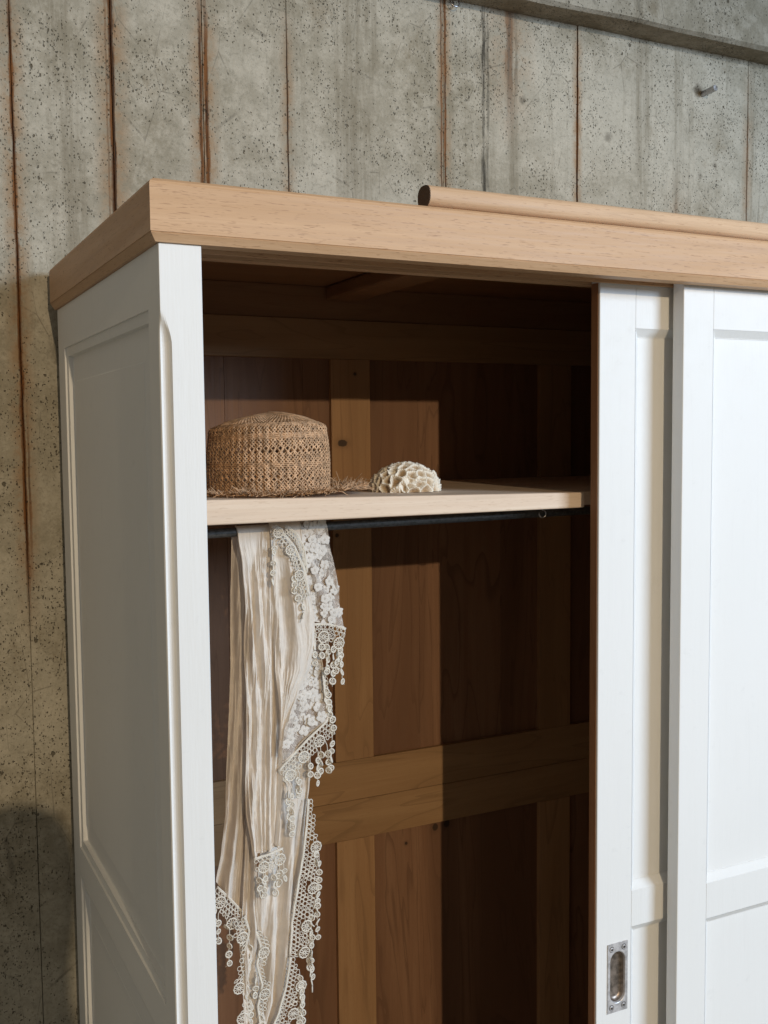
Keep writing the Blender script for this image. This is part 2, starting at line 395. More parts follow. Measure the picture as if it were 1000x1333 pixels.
# --- back: frame and panels, each board its own piece
BY = .56
def brd(name, x0, x1, z0, z1, mat, y0=BY, y1=BY + .022): return box(name, x0, x1, y0, y1, z0, z1, M[mat], WD, .0008)
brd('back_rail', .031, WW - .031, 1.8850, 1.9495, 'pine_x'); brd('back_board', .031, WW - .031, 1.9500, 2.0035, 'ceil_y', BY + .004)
brd('back_rail', .031, WW - .031, 1.1266, 1.1972, 'pine_x'); brd('back_rail', .031, WW - .031, 1.0572, 1.1260, 'pine_x'); brd('back_rail', .031, WW - .031, .1, .2, 'pine_x')
for (x0, x1) in ((.031, .085), (.4327, .5050), (.8551, .9261), (1.335, 1.389)):
    brd('back_upright', x0, x1, 1.1975, 1.8847, 'pine_z'); brd('back_upright', x0, x1, .2003, 1.0569, 'pine_z')
for (x0, x1, cuts) in ((.085, .4327, (.25, .385)), (.505, .8551, (.602, .773)), (.9261, 1.335, (1.05, 1.2))):
    for (z0, z1) in ((1.1975, 1.8847), (.2003, 1.0569)):
        xs = [x0 - .003, *cuts, x1 + .003]
        if z0 < 1: xs = [x0 - .003, x0 + .36 * (x1 - x0) if x0 > .5 or True else 0, x1 + .003] if x0 < .4 else [x0 - .003, x1 + .003]
        for i in range(len(xs) - 1):
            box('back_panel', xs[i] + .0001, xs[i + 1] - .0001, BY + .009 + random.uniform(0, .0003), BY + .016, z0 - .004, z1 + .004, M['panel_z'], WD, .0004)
# --- carcass top, batten, bottom
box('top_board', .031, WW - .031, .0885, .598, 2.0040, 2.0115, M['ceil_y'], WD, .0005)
box('top_batten', .4236, .4807, .089, .556, 1.9800, 2.0035, M['ceil_y'], WD, .004)
box('bottom_board', .031, WW - .031, .048, .585, .07, .095, M['pine_x'], WD, .001)
box('plinth', .002, WW - .002, .004, .03, .001, .0595, M['paint'], WD, .001)
box('plinth', .002, WW - .002, .56, .59, .001, .0595, M['paint'], WD, .001)
# --- sliding doors
def door(x0, x1, y0, y1, zt, zb, zp, handle):
    st = .053 if not handle else .0596
    bm = bmesh.new()
    z1 = 1.894; z2 = 1.1275; z3 = 1.0765; z4 = .16
    for (a, b) in ((x0, x0 + st), (x1 - st, x1)):
        bmbox(bm, a, b, y0, y1, zb, zt, .0012, 2)
        if handle and a == x0:                 # mortise for the recessed pull
            ff = max((f_ for f_ in bm.faces if f_.normal.y < -.9 or abs(f_.calc_center_median().y - y0) < 1e-5), key=lambda f_: f_.calc_area())
            vs = sorted(ff.verts, key=lambda v_: math.atan2(v_.co.z - 1.0, v_.co.x - (a + b) / 2)); bmesh.ops.delete(bm, geom=[ff], context='FACES_ONLY')
            hq = [bm.verts.new((hx_, y0, hz_)) for hx_, hz_ in ((.6090, .9635), (.6414, .9635), (.6414, 1.0592), (.6090, 1.0592))]
            vs = [min(vs, key=lambda v_: (v_.co.x - h_.co.x) ** 2 * 1e4 * 0 + (0 if (v_.co.x > (a + b) / 2) == (h_.co.x > .62) and (v_.co.z > 1.0) == (h_.co.z > 1.0) else 9)) for h_ in hq]
            for i_ in range(4): bm.faces.new((vs[i_], vs[(i_ + 1) % 4], hq[(i_ + 1) % 4], hq[i_]))
    for (a, b) in ((z1, zt), (z3, z2), (zb, z4)): bmbox(bm, x0 + st + .0001, x1 - st - .0001, y0 + .0002, y1 - .0002, a, b, .0003, 1)
    D = from_bm('sliding_door', bm, M['paint'], WD)
    for (a, b) in ((z2, z1), (z4, z3)):
        v, f = ring_panel(x0 + st, x1 - st, a, b, [(0, .0003), (.0006, .0010), (.0098, .0086), (.0108, .0088), (.0109, .0125)], lambda u, w, d: (u, y0 + d, w), False)
        link('moulding', v, f, M['paint'], D)
        box('door_panel', x0 + st + .0030, x1 - st - .0030, y0 + .0098, y1 - .004, a + .0030, b - .0030, M['paint'], D, 0)
    return D
DA = door(.7042, 1.3755, .0200, .0405, 1.962, .10, 0, False); DA['label'] = 'front sliding door with plain cream panels'
DB = door(.5896, 1.2620, .0498, .0675, 1.962, .10, 0, True); DB['label'] = 'rear sliding door slid behind the other, with a recessed pull'
box('bare_edge', .5887, .5898, .0530, .0664, .101, 1.9505, M['edge'], DB, .0003)
# recessed pull: plate with a stadium hole and a scooped cup
hx0, hx1, hz0, hz1 = .6080, .6424, .9625, 1.0602
hc = (hx0 + hx1) / 2; hy = .0498; n = 40
def stad(r, half):
    return [(hc + r * math.cos(a), (hz0 + hz1) / 2 + (half if math.sin(a) >= 0 else -half) + r * math.sin(a)) for a in [2 * math.pi * (i + .5) / n for i in range(n)]]
def rect():
    out = []
    for i in range(n):
        a = 2 * math.pi * (i + .5) / n; c, s_ = math.cos(a), math.sin(a); hw = (hx1 - hx0) / 2; hh = (hz1 - hz0) / 2
        tx, tz = stad(.0128, .0235)[i]
        dx, dz = tx - hc, tz - (hz0 + hz1) / 2
        k = min(hw / max(abs(dx), 1e-6), hh / max(abs(dz), 1e-6)); out.append((hc + dx * k, (hz0 + hz1) / 2 + dz * k))
    for cx, cz in ((hx0, hz0), (hx1, hz0), (hx0, hz1), (hx1, hz1)):
        j = min(range(n), key=lambda i: (out[i][0] - cx) ** 2 + (out[i][1] - cz) ** 2); out[j] = (cx, cz)
    return out
rings = [(rect(), hy - .0002), (rect(), hy - .0012), (stad(.0133, .0238), hy - .0012), (stad(.0126, .0236), hy - .0006), (stad(.0120, .0232), hy + .002),
         (stad(.0112, .0226), hy + .0052), (stad(.0088, .021), hy + .0068), (stad(.004, .017), hy + .0071)]
v = []; f = []
for pts, y in rings: v += [(px, y, pz) for px, pz in pts]
for r in range(len(rings) - 1):
    for i in range(n): j = (i + 1) % n; f.append((r * n + i, r * n + j, (r + 1) * n + j, (r + 1) * n + i))
f.append(tuple((len(rings) - 1) * n + i for i in range(n)))
M['cup'] = mat_simple('darker_cup', (.30, .245, .205), .38, .75, .45, 110)  # cup metal is darker and browner than the plate
PL = link('pull_handle', v, f[:4 * n], M['brass'], DB)
link('pull_cup', v, f[4 * n:], M['cup'], DB, True)
for (sx, sz) in ((hx0 + .0068, hz1 - .0075), (hx1 - .0068, hz1 - .0075), (hx0 + .0068, hz0 + .0075), (hx1 - .0068, hz0 + .0075)):
    mb = MB(); k = 14; a0 = random.uniform(0, 3)
    prof = [(.0034, -.0011), (.0034, -.0016), (.0029, -.0016), (.0028, -.0012), (.0024, -.0013), (.0015, -.0020), (.0003, -.0022)]
    for r in range(len(prof) - 1):
        for i in range(k):
            q = []
            for (rr, yy), ii in ((prof[r], i), (prof[r], i + 1), (prof[r + 1], i + 1), (prof[r + 1], i)):
                a = 2 * math.pi * ii / k; q.append((sx + rr * math.cos(a), hy + yy, sz + rr * math.sin(a)))
            mb.poly(q)
    b = len(mb.v)
    c_, s_ = math.cos(a0), math.sin(a0)
    mb.build('screw', M['brass'], DB, False)
    sl = MB()
    for i in range(k):
        a, b2 = 2 * math.pi * i / k, 2 * math.pi * (i + 1) / k
        sl.poly([(sx + r_ * math.cos(q_), hy - .00128, sz + r_ * math.sin(q_)) for r_, q_ in ((.0041, a), (.0041, b2), (.0033, b2), (.0033, a))])
    for (dx, dz) in ((c_, s_), (-s_, c_)):
        w = .0006; L = .0018
        sl.poly([(sx - dx * L - dz * w, hy - .00225, sz - dz * L + dx * w), (sx + dx * L - dz * w, hy - .00225, sz + dz * L + dx * w),
                 (sx + dx * L + dz * w, hy - .00225, sz + dz * L - dx * w), (sx - dx * L + dz * w, hy - .00225, sz - dz * L - dx * w)])
    sl.build('screw_slot', M['slot'], DB, False)
# --- shelf: board with a pale lip, hanging rail and screw eye
def sz_(x): return 1.6858 - (1.6858 - 1.6770) * min(1, max(0, (x - .0445) / .552))
bm = bmesh.new(); bmbox(bm, .0445, .5975, .0895, .1060, 1.6563, 1.70, .0022, 3)
for v in bm.verts:
    if v.co.z > 1.68: v.co.z = v.co.z - 1.70 + sz_(v.co.x)
bmesh.ops.recalc_face_normals(bm, faces=bm.faces)
SH0 = bmesh.new(); bmbox(SH0, .0312, WW - .0312, .1062, .558, 1.6585, 1.70, .0006, 1)
bmesh.ops.bisect_plane(SH0, geom=SH0.verts[:] + SH0.edges[:] + SH0.faces[:], plane_co=(.6, 0, 0), plane_no=(1, 0, 0))
for v in SH0.verts:
    if v.co.z > 1.68: v.co.z = v.co.z - 1.70 + sz_(v.co.x) - .0003
SH = from_bm('shelf', SH0, M['shelf'], WD)
from_bm('shelf_lip', bm, M['shelf'], SH)
mb = MB(); mb.tube([(.0300, .16, 1.6398), (.09, .16, 1.6402), (.25, .16, 1.6425), (.45, .16, 1.6440), (.60, .16, 1.6455), (.8, .16, 1.6462), (1.39, .16, 1.6462)], .0057, 16)
RAIL = mb.build('hanging_rail', M['iron'], WD)
hp = at(707, 668, .14); pts = []
for i in range(15):
    a = R(100) - R(300) * i / 14; pts.append((hp[0] + .0052 * math.cos(a), .14 + .0015 * i / 14, hp[2] - .001 + .0052 * math.sin(a)))
mb = MB(); mb.tube([(hp[0] - .0009, .14, 1.659)] + pts, .0010, 8); mb.build('screw_eye', M['steel'], RAIL)

# ------------------------------------------------------------------ rounded rail lying on top of the wardrobe
RX = at(551, 255, .012)[0]
RE = empty('wooden_rail', (RX, .010, 2.0126))
tag(RE, 'rounded beech rail with a dark end lying on top of the wardrobe', 'rail')
sec = []
for (y, z) in ((-.011, 0), (.011, 0)): sec.append((y, z))
sec = [(-.0105, .0004), (-.0125, .003)] + [(-.0135 + 0 * i, z) for i, z in ()] 
sec = []
for i in range(28):
    a = 2 * math.pi * i / 28; y = .0145 * math.copysign(abs(math.cos(a)) ** .8, math.cos(a)); z = .0125 + .0125 * math.copysign(abs(math.sin(a)) ** .8, math.sin(a)); sec.append((.010 + y, 2.0127 + z))
v, f = prism_x(sec, lambda y, z: (RX, 1.38)); k = len(sec)
link('rail_body', v, f[:k] + [f[-1]], M['rod_wood'], RE, False).data.polygons.foreach_set('use_smooth', [True] * k + [False])
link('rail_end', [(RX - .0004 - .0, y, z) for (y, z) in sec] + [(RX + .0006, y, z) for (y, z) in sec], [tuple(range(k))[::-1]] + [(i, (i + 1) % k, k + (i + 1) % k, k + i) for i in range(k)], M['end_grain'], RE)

# ------------------------------------------------------------------ metal bits in the wall
p = at(914, 121, WY); mb = MB()
tip = (p[0] + .004, WY - .034, p[2] + .001); prev = (p[0], WY + .004, p[2] - .003)
mb.tube([prev, tip], .0062, 16); ob = mb.build('metal_dowel', M['steel'], None, False)
tag(ob, 'short steel dowel sticking out of the concrete wall', 'dowel')
p = at(592, 2, WY - .01); mb = MB()
mb.tube([(p[0] + .0095 * math.cos(2 * math.pi * i / 24), WY - .010 + .003 * math.sin(2 * math.pi * i / 24), p[2] + .0095 * math.sin(2 * math.pi * i / 24)) for i in range(24)], .0014, 8, True)
mb.tube([(p[0], WY + .003, p[2] + .0095), (p[0], WY - .0105, p[2] + .0095)], .0013, 8)
ob = mb.build('ring_hook', M['steel'], None); tag(ob, 'small steel ring screwed into the wall under the beam', 'hook')

#@@OBJECTS
# ------------------------------------------------------------------ straw hat
M['straw'] = mat_simple('straw', (.60, .375, .215), .6, 0, .5, 140, .3, .35)
HC = Vector((.1955, .226, sz_(.2) + .0006)); HRX, HRY, HH = .0775, .0860, .0870
HAT = empty('straw_hat', HC); tag(HAT, 'open woven straw hat with a frayed brim on the shelf', 'hat')
def crown_pt(th, z, dr=0.):                     # wall surface
    t = z / HH
    k = 1.0 + .030 * math.sin(math.pi * min(1, t * 1.15)) - .045 * t - .11 * max(0, (t - .93) / .07) ** 2
    k += .012 * noise.noise((math.cos(th) * 1.5, math.sin(th) * 1.5, t * 2))
    zz = z * (1 + .03 * math.cos(th + .8))
    return Vector((HC.x + (HRX * k + dr) * math.cos(th), HC.y + (HRY * k + dr) * math.sin(th), HC.z + zz))
mb = MB(); NS = 112; SEG = 46; HOLES = ((.24, 1.), (.63, 1.15))
for fam in (1, -1):
    for i in range(NS):
        th0 = 2 * math.pi * i / NS; pts = []; ups = []; rr = []
        jit = random.uniform(-.006, .006)
        for q in range(SEG + 1):
            t = q / SEG; th = th0 + fam * t * 1.02 + jit
            pair = 0
            for hz_, amp in HOLES: pair += amp * math.exp(-((t - hz_) / .050) ** 2)
            th += (1 if i % 2 else -1) * (math.pi / NS) * .62 * pair
            wv = .00075 * math.sin(NS * t * 1.02 / math.pi * math.pi * .5 + (math.pi if i % 2 else 0)) * fam
            p = crown_pt(th, t * HH, wv); pts.append(p)
            ups.append((math.cos(th), math.sin(th), .1)); rr.append(.00112 * random.uniform(.8, 1.2))
        mb.tube(pts, rr, 4, up=ups, flat=.42, caps=False)
for t in (.40, .425, .45, .80, .825, .85, .97, .985, 1.0):    # plaited bands
    mb.tube([crown_pt(2 * math.pi * i / 90, t * HH, .0006 * math.sin(i * 2.2)) for i in range(90)], .0010, 4, True, up=(0, 0, 1))
mb.build('crown', M['straw'], HAT)
def top_pt(th, s):                              # s 1 at the rim, 0 at the centre
    r = s; rim = crown_pt(th, HH)
    z = rim.z + .0150 * (1 - s ** 1.9) + .0012 * noise.noise((math.cos(th) * s * 4, math.sin(th) * s * 4, 1))
    return Vector((HC.x + (rim.x - HC.x) * r, HC.y + (rim.y - HC.y) * r, z))
mb = MB()
for fam in (1, -1):
    for i in range(84):
        pts = []; rr = []
        for q in range(15):
            s = 1 - .96 * q / 14; th = 2 * math.pi * i / 84 + fam * .75 * (1 - s) ** 1.2
            p = top_pt(th, s); p.z += .0005 * math.sin(q * 3.14 + (i % 2) * 3.14) * fam; pts.append(p); rr.append(.00022 + .0013 * s ** .8)
        mb.tube(pts, rr, 4, up=(0, 0, 1), flat=.45, caps=False)
mb.build('crown_top', M['straw'], HAT)
mb = MB(); BW = .043
def brim_pt(th, s):
    p = crown_pt(th, 0); w = BW * (1 + .12 * noise.noise((math.cos(th) * 2, math.sin(th) * 2, 7)))
    n_ = Vector((math.cos(th), math.sin(th), 0)); q = p + n_ * (w * s)
    q.z = HC.z + .0012 + .004 * s * (1 + noise.noise((math.cos(th) * 1.7, math.sin(th) * 1.7, 3))) * (.3 + .7 * max(0, math.cos(th + .2)))
    return q
for fam in (1, -1):
    for i in range(NS):
        th0 = 2 * math.pi * i / NS; pts = []
        for q in range(11):
            s = q / 10; pts.append(brim_pt(th0 + fam * s * .38, s) + Vector((0, 0, .0006 * math.sin(q * 2.1 + i) * fam)))
        mb.tube(pts, .0012, 4, up=(0, 0, 1), flat=.45, caps=False)
mb.build('brim', M['straw'], HAT)
mb = MB()
for i in range(1900):                           # frayed ends
    th = random.uniform(0, 2 * math.pi); s = 1 - abs(random.gauss(0, .16))
    p = brim_pt(th, s); L = random.uniform(.005, .012) * (1.7 if random.random() < .3 else 1)
    a = th + random.gauss(0, .9); up_ = abs(random.gauss(.35, .45))
    if s < .75: up_ += .6
    d = Vector((math.cos(a), math.sin(a), up_)).normalized(); c_ = Vector((random.gauss(0, 1), random.gauss(0, 1), random.gauss(-.3, .8))) * .25
    mb.tube([p, p + d * L * .5, p + (d + c_) * L], [.0010, .0009, .0003], 3, flat=.6, caps=False)
ob = mb.build('frayed_fringe', M['straw'], HAT); ob['kind'] = 'stuff'

# ------------------------------------------------------------------ piece of coral
n = N('coral'); at_ = n.new('Attribute'); at_.attribute_name = 'ridge'
c = n.mix(n.ramp(at_.outputs['Fac'], .15, .8), (.42, .30, .185), (.76, .685, .57))
c = n.mix(n.ramp(n.noise(n.co(), 260, 3, .7), .55, .7, 0, .4), c, (.25, .17, .10))
M['coral'] = n.fin(c, .85, n.bump(n.noise(n.co(), 500, 4, .7), .5, .0006), .25)
cc = at(527, 641, .205); CB = Vector((cc[0], .205, sz_(cc[0]) + .0002))
bm = bmesh.new(); bmesh.ops.create_icosphere(bm, subdivisions=7, radius=1)
bmesh.ops.bisect_plane(bm, geom=bm.verts[:] + bm.edges[:] + bm.faces[:], plane_co=(0, 0, -.02), plane_no=(0, 0, -1), clear_outer=True)
P = np.array([v.co[:] for v in bm.verts]); P /= np.linalg.norm(P, axis=1)[:, None]
rs = np.random.RandomState(5); seeds = []
while len(seeds) < 92:
    q = rs.normal(size=3); q /= np.linalg.norm(q)
    if q[2] < -.05: continue
    if all(np.linalg.norm((q - s)) > .235 for s in seeds): seeds.append(q)
    elif rs.rand() < .004: seeds.append(q)
seeds = np.array(seeds)
nz = np.array([[noise.noise((p[0] * 5, p[1] * 5, p[2] * 5 + k * 9)) for k in range(3)] for p in P])
Q = P + .06 * nz; D = np.linalg.norm(Q[:, None, :] * [1, 1, .72] - seeds[None] * [1, 1, .72], axis=2)
ix = np.argsort(D, axis=1); F1 = np.take_along_axis(D, ix[:, :1], 1)[:, 0]; F2 = np.take_along_axis(D, ix[:, 1:2], 1)[:, 0]
sd = seeds[ix[:, 0]]; e = F2 - F1
off = P - sd; upv = np.array([0, 0, 1.]) - P * P[:, 2:3]; upn = upv / np.maximum(.15, np.linalg.norm(upv, axis=1))[:, None]
lift = (off * upn).sum(1) / .2
rt = np.cross(P, upn); ang = np.arctan2((off * rt).sum(1), (off * upn).sum(1))
ridge = np.exp(-(e / .07) ** 2); septa = np.sin(ang * 15 + 2 * nz[:, 0]) * np.exp(-((e - .09) / .07) ** 2)
h = .095 * ridge + 0.045 * np.clip(lift, -1, 1.2) + .030 * septa - .10 * np.exp(-(F1 / .085) ** 2) + .015 * nz[:, 1]
rad = 1 + h
X = P * rad[:, None] * [.0475, .0400, .0355]
X[:, 2] = np.maximum(X[:, 2], 0) * 1.0
lump = np.array([1 + .06 * noise.noise((p[0] * 1.6, p[1] * 1.6, p[2] * 1.6 + 3)) for p in P]); X *= lump[:, None]
fs = []
bm.verts.index_update(); fs = [[v.index for v in f_.verts] for f_ in bm.faces]; bm.free()
CO = link('coral', [CB + Vector(p) for p in X], fs, M['coral'], None, True)
at2 = CO.data.attributes.new('ridge', 'FLOAT', 'POINT'); at2.data.foreach_set('value', np.clip(ridge * .9 + .25 * np.clip(septa, 0, 1) + .12, 0, 1).astype(np.float32))
CO.data.transform(Matrix.Translation(-CB)); CO.location = CB
tag(CO, 'pale domed piece of coral with ruffled ridges beside the hat', 'coral')

# ------------------------------------------------------------------ scarf over the hanging rail
def mat_cloth(name, col, alpha=1.0, weave=900, trans=.22):
    n = N(name); co = n.co()
    f = n.noise(co, 45, 4, .6); g = n.noise(n.co((900, 900, 260)), 1, 2, .5)
    c = n.mix(n.ramp(f, .35, .7), tuple(v * .90 for v in col), col)
    c = n.mix(n.ramp(g, .5, .72, 0, .2), c, tuple(v * .8 for v in col))
    nb = n.bump(n.noise(n.co((260, 260, 40)), 1, 4, .65), .35, .0010); nb = n.bump(g, .3, .0003, nb)
    n.fin(c, .9, nb, .15)
    tr = n.new('BsdfTranslucent'); n.put(tr.inputs[0], c); mx = n.new('MixShader'); mx.inputs[0].default_value = trans
    n.t.links.new(n.b.outputs[0], mx.inputs[1]); n.t.links.new(tr.outputs[0], mx.inputs[2]); last = mx.outputs[0]
    if alpha < 1:
        v = n.vor(n.co((1, 1, 1)), 620, 'DISTANCE_TO_EDGE', .3)
        tp = n.new('BsdfTransparent'); m2 = n.new('MixShader'); n.put(m2.inputs[0], n.ramp(v, .16, .06, alpha * .55, 1))
        n.t.links.new(tp.outputs[0], m2.inputs[1]); n.t.links.new(last, m2.inputs[2]); last = m2.outputs[0]
    n.t.links.new(last, n.out.inputs[0])
    return n.m
M['cotton'] = mat_cloth('crinkled_cotton', (.88, .80, .71))
M['net'] = mat_cloth('lace_net', (.74, .67, .60), .55)
M['lace'] = mat_cloth('lace_motif', (.84, .79, .73), 1, 900, .2)
M['thread'] = mat_cloth('crochet_thread', (.86, .80, .70), 1, 900, .15)
TOPZ = 1.6475; SC0 = Vector((.19, .155, TOPZ))
SCF = empty('scarf', SC0); tag(SCF, 'long cream cotton and lace scarf with crochet fringe hanging from the rail', 'scarf')
def interp(rows, y):
    ys = [r[0] for r in rows]
    if y <= ys[0]: return rows[0][1:]
    for a, b in zip(rows, rows[1:]):
        if y <= b[0]:
            t = (y - a[0]) / (b[0] - a[0]); t = t * t * (3 - 2 * t) * .5 + t * .5
            return [p + (q - p) * t for p, q in zip(a[1:], b[1:])]
    return rows[-1][1:]
SURF = {}
def sheet(key, name, rows, Y, folds, mat, nu=70, nv=170, seed=0, bottom=None, wrap=False, crink=.0012, par=None):
    """rows: (row, left, right) in photograph units, set out on the upright plane at depth Y; folds: (count, amplitude, phase)"""
    y0, y1 = rows[0][0], rows[-1][0]; g = []
    for i in range(nv + 1):
        v = i / nv; r = []
        for j in range(nu + 1):
            u = j / nu; yy = y0 + (y1 - y0) * v
            if bottom: yy = y0 + (bottom(u) - y0) * v
            xl, xr = interp(rows, yy); q = at(xl + (xr - xl) * u, yy, Y)
            f_ = 0
            for (k, a, ph) in folds:
                w = u * k + ph + .85 * noise.noise((u * 1.3 + seed, v * 2.3, k)) + .10 * math.sin(v * 5 + seed)
                s_ = math.sin(2 * math.pi * w); f_ += a * (math.copysign(abs(s_) ** .75, s_))
            f_ *= (.35 + .65 * min(1, v * 3.5))
            cr = 0
            for (sx, sv, a) in ((13, 6, 1.), (32, 12, .6), (70, 34, .34)):
                nn = noise.noise((u * sx + v * 2.2 + seed * 3, v * sv, seed)); cr += 1.35 * a * (1 - 2 * abs(nn)) 
            yo = Y + f_ + crink * cr
            z = q[2]
            if wrap:
                zc = 1.6402 + (q[0] - .09) * .014; rr_ = .0072 + (.160 - .0072 - min(Y, .1528)) * .6
                if z > zc: z = min(z, zc + rr_); yo = .160 - math.sqrt(max(0, rr_ ** 2 - (z - zc) ** 2)) * (1.0) + .25 * min(0, f_)
                else:
                    t = min(1, (zc - z) / .05); yo = min(.160 - rr_, yo) * (1 - t) + yo * t
            r.append((q[0], yo, z))
        g.append(r)
    SURF[key] = g
    mb = MB(); mb.grid(g); ob = mb.build(name, mat, par or SCF)
    return ob
def on(key, u, v, lift=.0):
    g = SURF[key]; nv = len(g) - 1; nu = len(g[0]) - 1
    a = min(nv - 1, max(0, int(v * nv))); b = min(nu - 1, max(0, int(u * nu))); fv = v * nv - a; fu = u * nu - b
    p = (1 - fv) * ((1 - fu) * np.array(g[a][b]) + fu * np.array(g[a][b + 1])) + fv * ((1 - fu) * np.array(g[a + 1][b]) + fu * np.array(g[a + 1][b + 1]))
    return Vector((p[0], p[1] - lift, p[2]))
def hem(key, u=None, v=None, r=.0011, name='hem', nn=60):
    mb = MB()
    mb.tube([on(key, u if u is not None else i / nn, v if v is not None else i / nn) for i in range(nn + 1)], r, 6); mb.build(name, M['cotton'], SCF)
C = M['cotton']
sheet('back', 'back_fold', [(690, 303, 340), (760, 303, 338), (850, 302, 334), (980, 299, 332), (1060, 296, 333), (1110, 290, 334), (1150, 283, 334), (1200, 280, 334)],
      .174, [(1.6, .0055, .1), (3.7, .0025, .4)], C, 60, 170, 3, bottom=lambda u: 1150 + 44 * min(1, u / .68) - 10 * max(0, u - .68))
sheet('tail', 'tail_fold', [(1020, 325, 330), (1100, 322, 334), (1180, 317, 337), (1230, 314, 343), (1280, 316, 338), (1345, 318, 348)], .163, [(1.2, .004, .3), (2.6, .002, 0)], C, 40, 90, 9)
sheet('centre', 'centre_fold', [(980, 338, 401), (1040, 338, 401), (1070, 338, 399), (1100, 338, 396), (1150, 336, 389), (1200, 334, 383), (1250, 332, 378), (1300, 330, 372), (1345, 326, 358)],
      .170, [(1.5, .006, .62), (3.3, .002, .2)], C, 60, 130, 5)
sheet('front', 'front_fold', [(680, 309, 372), (700, 311, 372), (730, 316, 368), (800, 321, 366), (900, 322, 368), (1000, 321, 367), (1060, 323, 365), (1100, 328, 362), (1125, 331, 362)],
      .153, [(2.2, .0042, .30), (4.6, .0018, .1), (8.5, .0009, .5)], C, 110, 210, 1, bottom=lambda u: 1116 - 14 * u, wrap=True, crink=.0014)
sheet('bright', 'wide_fold', [(679, 352, 392), (720, 355, 396), (760, 358, 402), (800, 360, 408), (840, 361, 412), (870, 361, 405), (900, 362, 389), (930, 363, 377), (950, 363, 369), (985, 361, 365)],
      .146, [(.5, .0055, .75), (2.7, .0016, .2)], C, 60, 150, 2, wrap=True, crink=.0009)
sheet('lace1', 'lace_panel', [(677, 386, 425), (700, 389, 428), (740, 397, 437), (780, 404, 443), (818, 408, 449)], .1500, [(1.2, .003, .2)], M['net'], 30, 70, 6, bottom=lambda u: 808 + 9 * u, wrap=True, crink=.0007)
sheet('lace2', 'lace_panel', [(836, 408, 416), (850, 404, 418), (870, 394, 420), (900, 383, 423), (930, 371, 426), (960, 363, 427), (1000, 360, 427)],
      .1545, [(1.1, .0035, .6)], M['net'], 50, 90, 8, bottom=lambda u: 1000 - 66 * u, crink=.0008)
hem('front', 0.0, None, .0012, 'rolled_hem'); hem('bright', 1.0, None, .0010, 'rolled_hem'); hem('lace1', 0, None, .0009, 'rolled_hem'); hem('lace2', 1, None, .0010, 'rolled_hem')
hem('lace2', None, 1, .0013, 'rolled_hem'); hem('lace1', None, 1, .0012, 'rolled_hem'); hem('front', None, 1, .0012, 'rolled_hem'); hem('centre', 1, None, .0012, 'rolled_hem'); hem('tail', .9, None, .0013, 'rolled_hem')
# floral lace appliqué, petal by petal
def lace_flowers(key, spots, name='lace_flowers'):
    mb = MB()
    def leaf(u, v, ang, L, Wd, bend=0.):
        c0 = on(key, u, v, .0009); pts = []; k = 9
        dx, dz = math.cos(ang), math.sin(ang)
        top = []; bot = []
        for i in range(k + 1):
            t = i / k; w = Wd * math.sin(math.pi * min(1, t * .92 + .06)) ** .8
            bx = bend * math.sin(math.pi * t)
            p = c0 + Vector((dx, 0, dz)) * (L * t) + Vector((-dz, 0, dx)) * bx
            nrm = Vector((-dz, 0, dx))
            top.append(p + nrm * w + Vector((0, .0002, 0))); bot.append(p - nrm * w + Vector((0, .0002, 0)))
        mid = [(a + b) / 2 + Vector((0, -.0006, 0)) for a, b in zip(top, bot)]
        mb.grid([top, mid, bot])
        mb.tube(top, .00032, 3, caps=False); mb.tube(bot, .00032, 3, caps=False)
    for (u, v, n_, L) in spots:
        a0 = random.uniform(0, 6.28)
        if n_ == 0:
            for q in range(3): leaf(u, v, a0 + q * .8, L * random.uniform(1.0, 1.5), L * .30, L * .3)
            continue
        for q in range(n_):
            leaf(u, v, a0 + q * 6.283 / n_ + random.uniform(-.15, .15), L * random.uniform(.8, 1.1), L * random.uniform(.36, .48), L * .12)
        cpt = on(key, u, v, .0014)
        mb.tube([cpt + Vector((.0011 * math.cos(i * .785), 0, .0011 * math.sin(i * .785))) for i in range(8)], .0005, 4, True)
    mb.build(name, M['lace'], SCF)
def spread(nu_, nv_, key_seed, ok=lambda u, v: True):
    rr = random.Random(key_seed); out = []
    for a in range(nv_):
        for b in range(nu_):
            u = (b + .5 + rr.uniform(-.3, .3) + .25 * (a % 2)) / nu_; v = (a + .5 + rr.uniform(-.3, .3)) / nv_
            if .09 < u < .90 and ok(u, v): out.append((u, min(.97, v), rr.choice((0, 4, 5, 5, 6)), rr.uniform(.0055, .0082)))
    return out
lace_flowers('lace1', spread(4, 13, 3)); lace_flowers('lace2', spread(5, 12, 4, lambda u, v: .12 < v < .94))
# pendant: small crochet wheel, one mesh shared by all
mb = MB(); pr = .0037
mb.tube([(pr * math.cos(2 * math.pi * i / 12), 0, pr * math.sin(2 * math.pi * i / 12)) for i in range(12)], .00105, 5, True, flat=.8)
for q in range(5):
    a = q * 6.283 / 5; mb.tube([(.0006 * math.cos(a), 0, .0006 * math.sin(a)), (pr * .9 * math.cos(a), 0, pr * .9 * math.sin(a))], .00052, 4, caps=False)
pend = bpy.data.meshes.new('pendant'); pend.from_pydata(mb.v, [], mb.f); pend.polygons.foreach_set('use_smooth', [True] * len(mb.f)); pend.materials.append(M['thread'])
def put_pendant(p, par, s=1.0):
    o = bpy.data.objects.new('pendant', pend); COL.objects.link(o); o.parent = par
    o.location = Vector(p) - SC0 - Vector(par.location); o.scale = (s * random.uniform(.86, 1.1),) * 3
    o.rotation_euler = (random.gauss(0, .3), random.uniform(0, 6.28), random.gauss(0, .65))
